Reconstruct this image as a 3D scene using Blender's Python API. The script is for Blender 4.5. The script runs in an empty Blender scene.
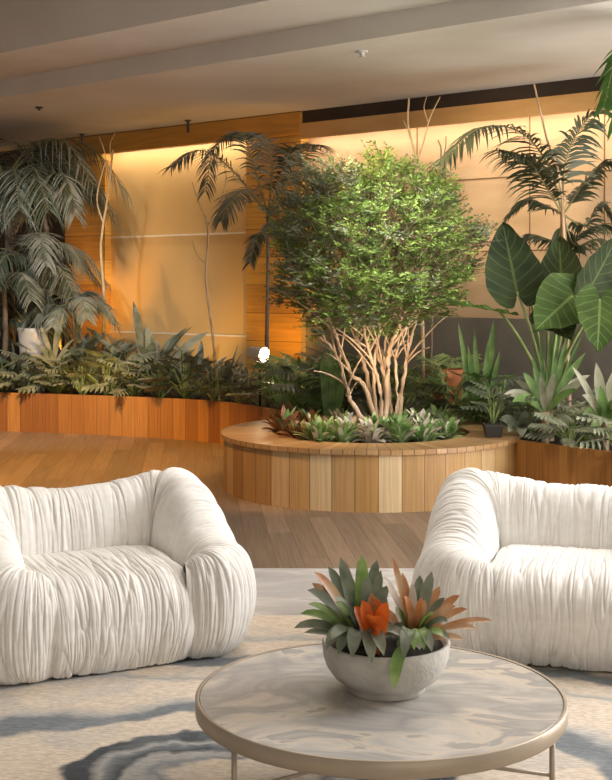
import bpy, math, random
from mathutils import Vector, Matrix, noise
random.seed(7)
SC = bpy.context.scene
COL = SC.collection
PI = math.pi
F = 1260.0; CX = 306.0; HY = 285.0; CZ = 1.6
def V(x, y, z): return Vector((x, y, z))
def P(px, py, d):
    "place point that the photograph shows at (px, py), at depth d metres"
    return Vector(((px-CX)/F*d, d, CZ+(HY-py)/F*d))

# ------------------------------------------------------------------ camera
cam = bpy.data.cameras.new('camera'); cam_o = bpy.data.objects.new('camera', cam); COL.objects.link(cam_o)
cam_o.location = (0, 0, CZ); cam_o.rotation_euler = (PI/2, 0, 0)
cam.sensor_width = 36; cam.sensor_fit = 'AUTO'; cam.lens = 36*F/780; cam.shift_y = -(390-HY)/780
cam.clip_end = 100; SC.camera = cam_o
# ------------------------------------------------------------------ world, light, exposure
SC.view_settings.view_transform = 'Standard'; SC.view_settings.look = 'None'
SC.view_settings.gamma = 1; SC.view_settings.exposure = 0.0; SC.view_settings.use_curve_mapping = False
w = bpy.data.worlds.new('world'); SC.world = w; w.use_nodes = True
w.node_tree.nodes['Background'].inputs[0].default_value = (1.0, 0.90, 0.80, 1)
w.node_tree.nodes['Background'].inputs[1].default_value = 0.25
def aim(o, tgt):
    o.rotation_euler = (Vector(tgt)-o.location).to_track_quat('-Z', 'Y').to_euler()
def area(name, loc, tgt, sx, sy, power, col):
    l = bpy.data.lights.new(name, 'AREA'); l.shape = 'RECTANGLE'; l.size = sx; l.size_y = sy; l.energy = power; l.color = col
    o = bpy.data.objects.new(name, l); COL.objects.link(o); o.location = loc; aim(o, tgt); return o
def spot(name, loc, tgt, deg, power, col, blend=.5, r=.05):
    l = bpy.data.lights.new(name, 'SPOT'); l.spot_size = math.radians(deg); l.spot_blend = blend; l.energy = power; l.color = col
    l.shadow_soft_size = r
    o = bpy.data.objects.new(name, l); COL.objects.link(o); o.location = loc; aim(o, tgt); return o
WARM = (1.0, .62, .28); AMBER = (1.0, .50, .13); DAY = (.93, .96, 1.0)
DEEP = (1.0, .48, .07); GOLD = (1, .60, .16)
area('window_daylight', (5.2, 5.6, 2.9), (-.6, 5.3, .2), 3.0, 2.0, 310, (.95, .97, 1))
area('skylight', (.6, 7.0, 3.6), (.3, 5.3, 0), 2.2, 1.2, 62, (1, .95, .88))
area('ceiling_fill_behind', (2.5, -3.0, 1.6), (1.2, 7, 4.4), 5, 2.4, 90, (1, .90, .78))  # added unseen fill behind the camera, brightens the ceiling
area('soffit_fill_low', (6.3, 7.0, .9), (.5, 9.6, 4.2), 3.0, 1.6, 340, (1, .93, .85))  # added low fill out of view, stands in for floor bounce onto the soffits
spot('deck_spot', (-2.6, 10.6, 3.4), (-2.9, 11.4, 0), 84, 900, (1, .49, .085), .45, .12)
spot('planter_spot', (-1.6, 8.6, 3.4), (-.2, 9.6, .25), 30, 340, AMBER, .6, .1)
spot('ground_cover_fill', (.6, 8.9, 3.5), (.5, 9.9, .4), 34, 240, (1, .94, .84), .5, .1)  # added fill from above to brighten the low plants
spot('tree_top_spot', (1.6, 7.4, 3.5), (.65, 10.0, 1.3), 38, 560, (1, .96, .86), .8, .1)
spot('tree_foot_uplight', (.55, 9.25, .75), (.6, 10.15, 1.25), 62, 42, (1, .80, .55), .8, .04)
spot('palm_spot', (1.2, 8.6, 3.3), (3.0, 11.2, 1.8), 45, 40, WARM, .8, .1)
spot('right_bed_spot', (1.2, 7.2, 3.5), (2.1, 9.2, .4), 30, 170, (1, .88, .7), .7, .1)
spot('left_bed_spot', (-3.0, 10.0, 3.3), (-3.2, 14.2, .9), 65, 480, (.97, .98, 1), .8, .08)
spot('left_wall_uplight', (-2.1, 12.4, .75), (-2.7, 15.8, 1.6), 62, 80, GOLD, .7, .03)
spot('middle_wall_uplight', (-1.25, 14.2, .5), (-1.45, 15.2, 1.6), 110, 30, GOLD, .8, .05)
spot('pilaster_uplight', (-.40, 13.3, .5), (-.35, 14.3, 1.9), 90, 80, DEEP, .8, .03)
spot('left_pilaster_uplight', (-2.75, 14.7, .5), (-3.0, 15.9, 1.9), 90, 150, DEEP, .8, .03)
spot('right_wall_wash', (-.2, 8.9, 3.2), (2.0, 12.1, 1.9), 54, 420, (1, .78, .50), .9, .15)
spot('left_wall_wash', (-3.0, 11.0, 3.2), (-2.2, 15.4, 2.2), 32, 130, (1, .72, .36), .9, .15)

# ------------------------------------------------------------------ materials
def nt(name, rough=.6, metal=0.0):
    m = bpy.data.materials.new(name); m.use_nodes = True
    b = m.node_tree.nodes['Principled BSDF']; b.inputs['Roughness'].default_value = rough; b.inputs['Metallic'].default_value = metal
    return m, m.node_tree, b
def N(t, typ, **kw):
    n = t.nodes.new(typ)
    for k, v in kw.items(): setattr(n, k, v)
    return n
def ramp(t, stops, interp='LINEAR'):
    r = t.nodes.new('ShaderNodeValToRGB'); r.color_ramp.interpolation = interp
    e = r.color_ramp.elements
    while len(e) < len(stops): e.new(.5)
    for i, (p, c) in enumerate(stops):
        e[i].position = p; e[i].color = (c[0], c[1], c[2], 1)
    return r
def math_n(t, op, a, b=None, c=None):
    n = t.nodes.new('ShaderNodeMath'); n.operation = op
    for i, x in enumerate((a, b, c)):
        if x is None: continue
        if isinstance(x, (int, float)): n.inputs[i].default_value = x
        else: t.links.new(x, n.inputs[i])
    return n.outputs[0]
def noisy(name, c1, c2, scale=5, rough=.6, bump=0.0, metal=0, stretch=(1, 1, 1), detail=4, bscale=None, coords='Object'):
    m, t, b = nt(name, rough, metal)
    tc = N(t, 'ShaderNodeTexCoord'); mp = N(t, 'ShaderNodeMapping'); mp.inputs['Scale'].default_value = stretch
    t.links.new(tc.outputs[coords], mp.inputs[0])
    n = N(t, 'ShaderNodeTexNoise'); n.inputs['Scale'].default_value = scale; n.inputs['Detail'].default_value = detail
    t.links.new(mp.outputs[0], n.inputs['Vector'])
    r = ramp(t, [(.3, c1), (.7, c2)]); t.links.new(n.outputs['Fac'], r.inputs[0]); t.links.new(r.outputs[0], b.inputs['Base Color'])
    if bump:
        n2 = N(t, 'ShaderNodeTexNoise'); n2.inputs['Scale'].default_value = bscale or scale*4; n2.inputs['Detail'].default_value = 5
        t.links.new(mp.outputs[0], n2.inputs['Vector'])
        bp = N(t, 'ShaderNodeBump'); bp.inputs['Strength'].default_value = bump; bp.inputs['Distance'].default_value = .02
        t.links.new(n2.outputs['Fac'], bp.inputs['Height']); t.links.new(bp.outputs[0], b.inputs['Normal'])
    return m
def planks(name, cols, length=1e6, gap=.02, rough=.55, grain=.35):
    "UV: u counts boards, v is metres along the board"
    m, t, b = nt(name, rough)
    tc = N(t, 'ShaderNodeTexCoord'); sp = N(t, 'ShaderNodeSeparateXYZ'); t.links.new(tc.outputs['UV'], sp.inputs[0])
    u, v = sp.outputs[0], sp.outputs[1]
    fu = math_n(t, 'FLOOR', u); fr = math_n(t, 'FRACT', u)
    off = math_n(t, 'MULTIPLY', math_n(t, 'FRACT', math_n(t, 'MULTIPLY', fu, .377)), length)
    vv = math_n(t, 'DIVIDE', math_n(t, 'ADD', v, off), length); fv = math_n(t, 'FLOOR', vv)
    cb = N(t, 'ShaderNodeCombineXYZ'); t.links.new(fu, cb.inputs[0]); t.links.new(fv, cb.inputs[1])
    wn = N(t, 'ShaderNodeTexWhiteNoise'); wn.noise_dimensions = '2D'; t.links.new(cb.outputs[0], wn.inputs['Vector'])
    r = ramp(t, [(i/(len(cols)-1), c) for i, c in enumerate(cols)]); t.links.new(wn.outputs['Value'], r.inputs[0])
    cb2 = N(t, 'ShaderNodeCombineXYZ'); t.links.new(math_n(t, 'MULTIPLY', u, 9), cb2.inputs[0]); t.links.new(math_n(t, 'MULTIPLY', v, 1.6), cb2.inputs[1])
    t.links.new(math_n(t, 'MULTIPLY', wn.outputs['Value'], 30), cb2.inputs[2])
    gn = N(t, 'ShaderNodeTexNoise'); gn.inputs['Scale'].default_value = 1.2; gn.inputs['Detail'].default_value = 5
    t.links.new(cb2.outputs[0], gn.inputs['Vector'])
    gr = ramp(t, [(.25, (1-grain,)*3), (.75, (1+grain*.6,)*3)]); t.links.new(gn.outputs['Fac'], gr.inputs[0])
    mx = N(t, 'ShaderNodeMix', data_type='RGBA', blend_type='MULTIPLY'); mx.inputs[0].default_value = 1
    t.links.new(r.outputs[0], mx.inputs[6]); t.links.new(gr.outputs[0], mx.inputs[7])
    # joints between boards
    e = math_n(t, 'LESS_THAN', math_n(t, 'MINIMUM', fr, math_n(t, 'SUBTRACT', 1, fr)), gap)
    ev = math_n(t, 'LESS_THAN', math_n(t, 'FRACT', vv), gap*.1/length if length < 1e5 else -1)
    ee = math_n(t, 'MAXIMUM', e, ev)
    mx2 = N(t, 'ShaderNodeMix', data_type='RGBA'); t.links.new(ee, mx2.inputs[0]); t.links.new(mx.outputs[2], mx2.inputs[6])
    mx2.inputs[7].default_value = (.11, .06, .03, 1)
    t.links.new(mx2.outputs[2], b.inputs['Base Color'])
    return m
def leafmat(name, c1, c2, rough=.45, scale=9, trans=.25, vein=None):
    m, t, b = nt(name, rough)
    tc = N(t, 'ShaderNodeTexCoord'); n = N(t, 'ShaderNodeTexNoise'); n.inputs['Scale'].default_value = scale
    t.links.new(tc.outputs['Object'], n.inputs['Vector'])
    r = ramp(t, [(.35, c1), (.65, c2)]); t.links.new(n.outputs['Fac'], r.inputs[0]); out = r.outputs[0]
    if vein:
        sp = N(t, 'ShaderNodeSeparateXYZ'); t.links.new(tc.outputs['UV'], sp.inputs[0])
        au = math_n(t, 'ABSOLUTE', sp.outputs[0])
        mid = math_n(t, 'LESS_THAN', au, .05)
        side = math_n(t, 'GREATER_THAN', math_n(t, 'SINE', math_n(t, 'MULTIPLY', math_n(t, 'SUBTRACT', sp.outputs[1], math_n(t, 'MULTIPLY', au, .22)), 50)), .93)
        f = math_n(t, 'MULTIPLY', math_n(t, 'MAXIMUM', mid, math_n(t, 'MULTIPLY', side, .6)), .8)
        mx = N(t, 'ShaderNodeMix', data_type='RGBA'); t.links.new(f, mx.inputs[0]); t.links.new(out, mx.inputs[6]); mx.inputs[7].default_value = (*vein, 1)
        out = mx.outputs[2]
    t.links.new(out, b.inputs['Base Color'])
    tr = N(t, 'ShaderNodeBsdfTranslucent'); t.links.new(out, tr.inputs[0])
    ms = N(t, 'ShaderNodeMixShader'); ms.inputs[0].default_value = trans
    o = t.nodes['Material Output']; t.links.new(b.outputs[0], ms.inputs[1]); t.links.new(tr.outputs[0], ms.inputs[2]); t.links.new(ms.outputs[0], o.inputs[0])
    return m
def rug_mat():
    m, t, b = nt('rug_pile', .95)
    tc = N(t, 'ShaderNodeTexCoord')
    n1 = N(t, 'ShaderNodeTexNoise'); n1.inputs['Scale'].default_value = 1.6; n1.inputs['Detail'].default_value = 3
    t.links.new(tc.outputs['Object'], n1.inputs['Vector'])
    mixv = N(t, 'ShaderNodeVectorMath', operation='SUBTRACT'); t.links.new(n1.outputs['Color'], mixv.inputs[0]); mixv.inputs[1].default_value = (.5, .5, .5)
    sc = N(t, 'ShaderNodeVectorMath', operation='MULTIPLY'); t.links.new(mixv.outputs[0], sc.inputs[0]); sc.inputs[1].default_value = (.5, .42, 0)
    nf = N(t, 'ShaderNodeTexNoise'); nf.inputs['Scale'].default_value = 11; nf.inputs['Detail'].default_value = 5; t.links.new(tc.outputs['Object'], nf.inputs['Vector'])
    fx = N(t, 'ShaderNodeVectorMath', operation='MULTIPLY_ADD'); t.links.new(nf.outputs['Color'], fx.inputs[0]); fx.inputs[1].default_value = (.09, .09, 0); fx.inputs[2].default_value = (-.045, -.045, 0)
    a0 = N(t, 'ShaderNodeVectorMath', operation='ADD'); t.links.new(tc.outputs['Object'], a0.inputs[0]); t.links.new(fx.outputs[0], a0.inputs[1])
    ad = N(t, 'ShaderNodeVectorMath', operation='ADD'); t.links.new(a0.outputs[0], ad.inputs[0]); t.links.new(sc.outputs[0], ad.inputs[1])
    mp = N(t, 'ShaderNodeVectorMath', operation='MULTIPLY_ADD'); t.links.new(ad.outputs[0], mp.inputs[0])
    mp.inputs[1].default_value = (1/.64, 1/.36, 0); mp.inputs[2].default_value = (.17/.64, -4.08/.36, 0)
    ln = N(t, 'ShaderNodeVectorMath', operation='LENGTH'); t.links.new(mp.outputs[0], ln.inputs[0])
    q = math_n(t, 'MULTIPLY', ln.outputs['Value'], .2)
    be = (.68, .58, .47); g1 = (.055, .065, .075); g2 = (.19, .21, .225); g3 = (.42, .41, .39)
    r = ramp(t, [(0, be), (.075, be), (.09, g2), (.105, g3), (.125, g3), (.135, g1), (.155, g2), (.165, g3), (.180, g1), (.205, g1), (.212, be), (.33, be), (.345, g2), (.385, g2), (.40, g3), (.43, be), (.56, be), (.575, g3), (.60, be), (.67, be), (.685, g2), (.73, g2), (.75, be), (.86, be), (.88, g3), (.93, be)])
    t.links.new(q, r.inputs[0])
    # bluish patches toward the right
    n2 = N(t, 'ShaderNodeTexNoise'); n2.inputs['Scale'].default_value = 2.4; n2.inputs['Detail'].default_value = 5; n2.inputs['Distortion'].default_value = 1.2
    t.links.new(tc.outputs['Object'], n2.inputs['Vector'])
    r2 = ramp(t, [(.5, (0, 0, 0)), (.62, (1, 1, 1))]); t.links.new(n2.outputs['Fac'], r2.inputs[0])
    mx = N(t, 'ShaderNodeMix', data_type='RGBA'); t.links.new(math_n(t, 'MULTIPLY', r2.outputs[0], .3), mx.inputs[0]); t.links.new(r.outputs[0], mx.inputs[6]); mx.inputs[7].default_value = (.35, .38, .40, 1)
    n3 = N(t, 'ShaderNodeTexNoise'); n3.inputs['Scale'].default_value = 45; n3.inputs['Detail'].default_value = 4
    mpp = N(t, 'ShaderNodeMapping'); mpp.inputs['Scale'].default_value = (.8, 2.0, 1); t.links.new(tc.outputs['Object'], mpp.inputs[0]); t.links.new(mpp.outputs[0], n3.inputs['Vector'])
    r3 = ramp(t, [(.3, (.78, .78, .78)), (.7, (1.12, 1.12, 1.12))]); t.links.new(n3.outputs['Fac'], r3.inputs[0])
    m2 = N(t, 'ShaderNodeMix', data_type='RGBA', blend_type='MULTIPLY'); m2.inputs[0].default_value = 1
    t.links.new(mx.outputs[2], m2.inputs[6]); t.links.new(r3.outputs[0], m2.inputs[7]); t.links.new(m2.outputs[2], b.inputs['Base Color'])
    bp = N(t, 'ShaderNodeBump'); bp.inputs['Strength'].default_value = .4; bp.inputs['Distance'].default_value = .01
    t.links.new(n3.outputs['Fac'], bp.inputs['Height']); t.links.new(bp.outputs[0], b.inputs['Normal'])
    return m
def marble_mat(name, base, mid, vein, scale, rough=.22, sx=(1, 1, 1), rot=.6):
    m, t, b = nt(name, rough)
    tc = N(t, 'ShaderNodeTexCoord'); mp = N(t, 'ShaderNodeMapping'); mp.inputs['Rotation'].default_value = (0, 0, rot); mp.inputs['Scale'].default_value = sx
    t.links.new(tc.outputs['Object'], mp.inputs[0])
    n = N(t, 'ShaderNodeTexNoise'); n.inputs['Scale'].default_value = scale; n.inputs['Detail'].default_value = 7; n.inputs['Distortion'].default_value = 1.6
    t.links.new(mp.outputs[0], n.inputs['Vector'])
    r = ramp(t, [(.28, base), (.45, mid), (.56, base), (.60, vein), (.63, mid), (.78, base)]); t.links.new(n.outputs['Fac'], r.inputs[0])
    t.links.new(r.outputs[0], b.inputs['Base Color'])
    return m
M = {}
M['fabric'] = noisy('sofa_fabric', (.82, .79, .745), (.89, .87, .83), 30, .85, .25, stretch=(1, 1, 1), bscale=420)
M['ceil'] = noisy('plaster_ceiling', (.64, .60, .54), (.74, .70, .65), 1.1, .8, .15, bscale=14, detail=6)
M['deck'] = planks('deck_boards', [(.21, .145, .092), (.155, .112, .077), (.26, .18, .12), (.185, .132, .092)], 2.1, .014, .5, .3)
M['stave'] = planks('cedar_staves', [(.46, .26, .09), (.32, .16, .045), (.58, .38, .17), (.40, .21, .06), (.66, .49, .28)], 1e6, .014, .5, .25)
M['stave2'] = planks('redwood_staves', [(.38, .165, .038), (.27, .105, .024), (.45, .21, .052), (.33, .14, .03)], 1e6, .012, .5, .3)
M['decktop'] = planks('planter_deck_boards', [(.44, .26, .11), (.36, .20, .08), (.52, .33, .16)], 1e6, .04, .4, .3)
M['ply'] = noisy('plywood_panel', (.58, .39, .225), (.74, .54, .35), 1.3, .55, .05, stretch=(1, 1, 4), detail=6)
M['panelpaint'] = noisy('tan_panel', (.62, .39, .16), (.70, .47, .21), .8, .38, 0)
M['orangewood'] = planks('orange_timber', [(.64, .34, .06), (.56, .27, .045), (.70, .39, .08)], 1e6, .010, .5, .25)
M['darkwoodshade'] = noisy('dark_wood_gap_shade', (.035, .022, .014), (.06, .035, .02), 3, .7)  # dark wood of the back wall; above the pelmet it paints gap shade
M['pelmet'] = noisy('pelmet_ply', (.62, .34, .12), (.72, .43, .17), 2, .5, stretch=(1, 1, 4))
M['seam'] = noisy('seam_metal', (.75, .66, .52), (.85, .75, .6), 5, .4)
M['groove'] = noisy('groove_dark', (.20, .11, .05), (.26, .15, .07), 5, .8)
M['greywall'] = noisy('grey_base_wall', (.14, .125, .10), (.22, .20, .16), 2.0, .8, .15)
M['soil'] = noisy('soil', (.012, .009, .006), (.04, .028, .018), 30, .95, .6)
M['stone'] = marble_mat('pale_stone_floor', (.52, .51, .50), (.42, .42, .42), (.60, .59, .57), 1.4, .28, (.6, 2.2, 1), .1)
M['rug'] = rug_mat()
M['marble'] = marble_mat('table_marble', (.62, .58, .53), (.42, .41, .40), (.70, .62, .52), 2.1, .24, (1, 2.0, 1), .75)
M['rim'] = noisy('champagne_metal', (.42, .35, .27), (.48, .40, .31), 8, .45, 0, metal=.4)
M['bowl'] = noisy('stone_bowl', (.38, .36, .31), (.60, .58, .54), 9, .75, .25, bscale=60, detail=7)
M['bark'] = noisy('bark', (.34, .21, .12), (.62, .45, .30), 12, .8, .5, stretch=(1, 1, .3))
M['paltwig'] = noisy('pale_twig', (.48, .34, .19), (.66, .50, .31), 10, .8)
M['darkbark'] = noisy('dark_twig', (.16, .11, .075), (.26, .19, .13), 10, .85)
M['rachis'] = noisy('frond_rib', (.20, .19, .08), (.30, .27, .12), 8, .6)
M['tree'] = leafmat('tree_leaf', (.10, .18, .03), (.30, .43, .09), .65, 5, .35)
M['treepale'] = leafmat('tree_leaf_greyish', (.15, .18, .10), (.27, .31, .19), .6, 6, .2)  # greyer variant of the tree leaf
M['palm'] = leafmat('palm_leaf_grey', (.17, .18, .13), (.36, .36, .29), .5, 3, .2)
M['palmdark'] = leafmat('palm_leaf_dark', (.055, .075, .04), (.12, .14, .085), .5, 4, .2)
M['palmgreen'] = leafmat('palm_leaf_green', (.05, .15, .02), (.12, .27, .05), .5, 4, .3)
M['phil'] = leafmat('split_leaf', (.12, .145, .09), (.28, .31, .22), .4, 7, .15)
M['philgreen'] = leafmat('split_leaf_green', (.10, .20, .05), (.24, .36, .12), .4, 7, .2)
M['lance'] = leafmat('lance_leaf', (.14, .17, .11), (.34, .36, .28), .35, 8, .15)
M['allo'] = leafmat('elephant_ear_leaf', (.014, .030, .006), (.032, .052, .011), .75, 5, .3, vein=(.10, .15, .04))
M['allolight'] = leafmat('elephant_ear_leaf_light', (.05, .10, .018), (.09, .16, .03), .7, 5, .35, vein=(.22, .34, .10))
M['petiole'] = leafmat('petiole', (.22, .32, .09), (.36, .45, .17), .4, 6, .1)
M['strap'] = leafmat('strap_leaf', (.07, .15, .03), (.18, .29, .085), .55, 9, .2)
M['strappale'] = leafmat('strap_leaf_pale', (.17, .19, .11), (.38, .37, .27), .5, 6, .2)
M['gc'] = leafmat('ground_leaf_green', (.14, .26, .07), (.34, .46, .18), .4, 9, .25)
M['gcpale'] = leafmat('ground_leaf_pale', (.52, .46, .38), (.72, .66, .56), .5, 9, .2)
M['gcbronze'] = leafmat('ground_leaf_bronze', (.20, .075, .03), (.38, .17, .08), .45, 9, .2)
M['brom'] = leafmat('bromeliad_green', (.12, .15, .10), (.27, .30, .22), .4, 12, .15)
M['bromlight'] = leafmat('bromeliad_bright', (.15, .27, .06), (.30, .42, .13), .4, 12, .2)
M['bromtan'] = leafmat('bromeliad_tan', (.45, .18, .06), (.62, .44, .27), .45, 10, .2)
M['bromred'] = leafmat('bromeliad_orange', (.48, .075, .01), (.62, .15, .02), .4, 12, .25)
M['white'] = noisy('white_glaze', (.50, .48, .45), (.6, .58, .55), 3, .4)
M['black'] = noisy('black_plastic', (.02, .02, .02), (.04, .035, .03), 4, .5)
M['terra'] = noisy('terracotta', (.40, .13, .045), (.52, .19, .07), 5, .75)
def emit(name, col, s):
    m, t, b = nt(name); b.inputs['Base Color'].default_value = (*col, 1); b.inputs['Emission Color'].default_value = (*col, 1); b.inputs['Emission Strength'].default_value = s
    return m
M['lens'] = emit('lamp_lens', (1, .80, .5), 60)

# ------------------------------------------------------------------ mesh builder
class MB:
    def __init__(s): s.v = []; s.f = []; s.uv = []; s.mi = []
    def add(s, p, uv=(0, 0)):
        s.v.append((p[0], p[1], p[2])); s.uv.append(uv); return len(s.v)-1
    def face(s, ids, mi=0): s.f.append(tuple(ids)); s.mi.append(mi)
    def build(s, name, mats, parent=None, smooth=True, off=None):
        me = bpy.data.meshes.new(name)
        vs = s.v if off is None else [(a-off[0], b-off[1], c-off[2]) for a, b, c in s.v]
        me.from_pydata(vs, [], s.f)
        if not isinstance(mats, (list, tuple)): mats = [mats]
        for m in mats: me.materials.append(M[m])
        ul = me.uv_layers.new(name='UVMap')
        vi = [0]*len(me.loops); me.loops.foreach_get('vertex_index', vi)
        fl = [c for i in vi for c in s.uv[i]]; ul.data.foreach_set('uv', fl)
        me.polygons.foreach_set('material_index', s.mi)
        me.polygons.foreach_set('use_smooth', [smooth]*len(s.f))
        me.update()
        o = bpy.data.objects.new(name, me); COL.objects.link(o)
        if parent: o.parent = parent
        elif off is not None: o.location = off
        return o
    def tube(s, pts, rad, n=7, mi=0, cap=True):
        pts = [Vector(p) for p in pts]
        if isinstance(rad, (int, float)): rad = [rad]*len(pts)
        elif len(rad) == 2 and len(pts) > 2: rad = [rad[0]+(rad[1]-rad[0])*i/(len(pts)-1) for i in range(len(pts))]
        rings = []; up = V(0, 0, 1)
        for i, p in enumerate(pts):
            t = (pts[min(i+1, len(pts)-1)]-pts[max(i-1, 0)]).normalized()
            a = t.cross(up)
            if a.length < .1: a = t.cross(V(0, 1, 0))
            a.normalize(); b = t.cross(a)
            rings.append([s.add(p+(a*math.cos(2*PI*k/n)+b*math.sin(2*PI*k/n))*rad[i], (k/n, i)) for k in range(n)])
        for i in range(len(pts)-1):
            for k in range(n): s.face((rings[i][k], rings[i][(k+1) % n], rings[i+1][(k+1) % n], rings[i+1][k]), mi)
        if cap: s.face(rings[0][::-1], mi); s.face(rings[-1], mi)
    def lathe(s, prof, c=(0, 0, 0), n=48, mi=0, uvs=0):
        rings = []
        for r, z in prof:
            rings.append([s.add((c[0]+r*math.cos(2*PI*k/n), c[1]+r*math.sin(2*PI*k/n), c[2]+z), (k/n*uvs, z)) for k in range(n)])
        for i in range(len(prof)-1):
            for k in range(n): s.face((rings[i][k], rings[i][(k+1) % n], rings[i+1][(k+1) % n], rings[i+1][k]), mi)
        return rings
    def hexa(s, c, mi=0):
        i = [s.add(p) for p in c]
        for q in ((0, 3, 2, 1), (4, 5, 6, 7), (0, 1, 5, 4), (1, 2, 6, 5), (2, 3, 7, 6), (3, 0, 4, 7)): s.face([i[k] for k in q], mi)
    def box(s, x0, x1, y0, y1, z0, z1, mi=0):
        s.hexa([(x0, y0, z0), (x1, y0, z0), (x1, y1, z0), (x0, y1, z0), (x0, y0, z1), (x1, y0, z1), (x1, y1, z1), (x0, y1, z1)], mi)
    def blade(s, pts, width, nrm=(0, -1, .4), mi=0, prof=None, fold=.25):
        "leaf blade along pts; nrm hints which way the face looks"
        n = len(pts); nrm = Vector(nrm); row = []
        for i, p in enumerate(pts):
            t = (pts[min(i+1, n-1)]-pts[max(i-1, 0)])
            if t.length < 1e-6: t = V(0, 0, 1)
            t.normalize(); a = t.cross(nrm)
            if a.length < .05: a = t.cross(V(1, .3, 0))
            a.normalize(); b = a.cross(t).normalized()
            x = i/(n-1); wd = width*.5*(prof(x) if prof else (min(1, (x*5+.25))*(1-x**3)))
            row.append((s.add(p-a*wd+b*fold*wd, (-1, x)), s.add(p, (0, x)), s.add(p+a*wd+b*fold*wd, (1, x))))
        for i in range(n-1):
            a, b = row[i], row[i+1]
            s.face((a[0], a[1], b[1], b[0]), mi); s.face((a[1], a[2], b[2], b[1]), mi)
def bez(p0, p1, p2, n=6):
    return [p0*(1-t)**2+p1*2*t*(1-t)+p2*t*t for t in [i/n for i in range(n+1)]]
def arch(p0, p2, up=.15, n=6, k=.5):
    "curve from p0 to p2 lifted in its middle"
    mid = p0.lerp(p2, k)+V(0, 0, up); return bez(p0, mid, p2, n)
def cat(pts, m=8):
    q = [pts[0]*2-pts[1]]+list(pts)+[pts[-1]*2-pts[-2]]; out = []
    for i in range(1, len(q)-2):
        a, b, c, d = q[i-1:i+3]
        for k in range(m):
            t = k/m; out.append(.5*((2*b)+(c-a)*t+(2*a-5*b+4*c-d)*t*t+(3*b-a-3*c+d)*t**3))
    out.append(pts[-1].copy()); return out
def lance(x): return math.sin(PI*min(1, .06+x*.94))**.8 if x < .5 else (1-((x-.5)/.5)**2.2)
def tag(o, label, cat_, group=None, kind=None):
    o['label'] = label; o['category'] = cat_
    if group: o['group'] = group
    if kind: o['kind'] = kind
    return o
def empty(name, loc, label, cat_, group=None):
    o = bpy.data.objects.new(name, None); COL.objects.link(o); o.location = loc; o.empty_display_size = .1
    return tag(o, label, cat_, group)
def struct(o): o['kind'] = 'structure'; return o
def part(mb, name, mats, root, smooth=True):
    "mb is in world coordinates"
    L = root.location; mb.v = [(a-L[0], b-L[1], c-L[2]) for a, b, c in mb.v]
    return mb.build(name, mats, root, smooth)
def dup(root, loc, rz, sc, label, group=None):
    c = root.copy(); COL.objects.link(c); c.location = loc; c.rotation_euler = (0, 0, rz); c.scale = (sc,)*3; c['label'] = label
    if group: c['group'] = group
    for ch in list(root.children):
        d = ch.copy(); COL.objects.link(d); d.parent = c
    return c
ORD = ['first', 'second', 'third', 'fourth', 'fifth', 'sixth', 'seventh', 'eighth', 'ninth', 'tenth', 'eleventh', 'twelfth', 'thirteenth', 'fourteenth']

# ------------------------------------------------------------------ back wall frame
XV = -1180.0; D0 = 14.0
Ud = Vector((CX-XV, -F, 0)).normalized(); Nd = Vector((Ud.y, -Ud.x, 0)); Nd = Nd if Nd.y < 0 else -Nd
def ws(px):
    a = (px-CX)/F; return D0*a/(Ud.x-a*Ud.y)
def W(s, n, z): return Vector((0, D0, 0))+Ud*s+Nd*n+V(0, 0, z)
def wbox(mb, s0, s1, n0, n1, z0, z1, mi=0):
    mb.hexa([W(s0, n1, z0), W(s1, n1, z0), W(s1, n0, z0), W(s0, n0, z0), W(s0, n1, z1), W(s1, n1, z1), W(s1, n0, z1), W(s0, n0, z1)], mi)
HC = 3.51; H2 = 3.69; H3 = 4.17
# ceiling: low soffit by the wall, then two steps up toward the room
mb = MB(); wbox(mb, -14, 16, -.8, 2.90, HC, 4.6); wbox(mb, -14, 16, 2.90, 3.80, H2, 4.6); wbox(mb, -14, 16, 3.80, 15.5, H3, 4.6)
struct(mb.build('ceiling', 'ceil', smooth=False))
mb = MB(); sb = ws(4)-.9; wbox(mb, sb-.9, sb, 3.80, 11, H2, H3)
struct(mb.build('trim_1', 'ceil', smooth=False))
# back wall, split into its fields
s65, s105, s245, s301 = ws(65), ws(105), ws(246), ws(301)
mb = MB(); wbox(mb, -14, 16, -.5, -.25, 0, HC); struct(mb.build('wall_back', 'darkwoodshade', smooth=False))
mb = MB(); wbox(mb, s105, s245, -.25, -.10, 0, HC)
struct(mb.build('wall_left', 'panelpaint', smooth=False))
mb = MB()
for z in (2.20, .99): wbox(mb, s105, s245, -.10, -.085, z, z+.022)
struct(mb.build('trim_2', 'seam', smooth=False))
def stripuv(mb, s0, s1, n0, n1, z0, z1, horiz=True, w_=.32):
    # faces with board uv: boards run horizontally, stacked in z
    def quad(a, b, c, d, L):
        ids = [mb.add(p, ((p.z)/w_ if horiz else l/w_, l if horiz else p.z)) for p, l in ((a, 0), (b, L), (c, L), (d, 0))]; mb.face(ids)
    quad(W(s0, n1, z0), W(s1, n1, z0), W(s1, n1, z1), W(s0, n1, z1), s1-s0)
    quad(W(s1, n1, z0), W(s1, n0, z0), W(s1, n0, z1), W(s1, n1, z1), n1-n0)
    quad(W(s0, n0, z0), W(s0, n1, z0), W(s0, n1, z1), W(s0, n0, z1), n1-n0)
    quad(W(s0, n0, z0), W(s1, n0, z0), W(s1, n1, z0), W(s0, n1, z0), s1-s0)
mb = MB(); stripuv(mb, s65, s105, -.25, .0, 0, HC); stripuv(mb, s245, s301, -.25, .0, 0, HC); struct(mb.build('trim_3', 'orangewood', smooth=False))
mb = MB(); stripuv(mb, s65, s301+.15, .12, .20, 3.26, HC, True, .5); struct(mb.build('trim_4', 'orangewood', smooth=False))
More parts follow.
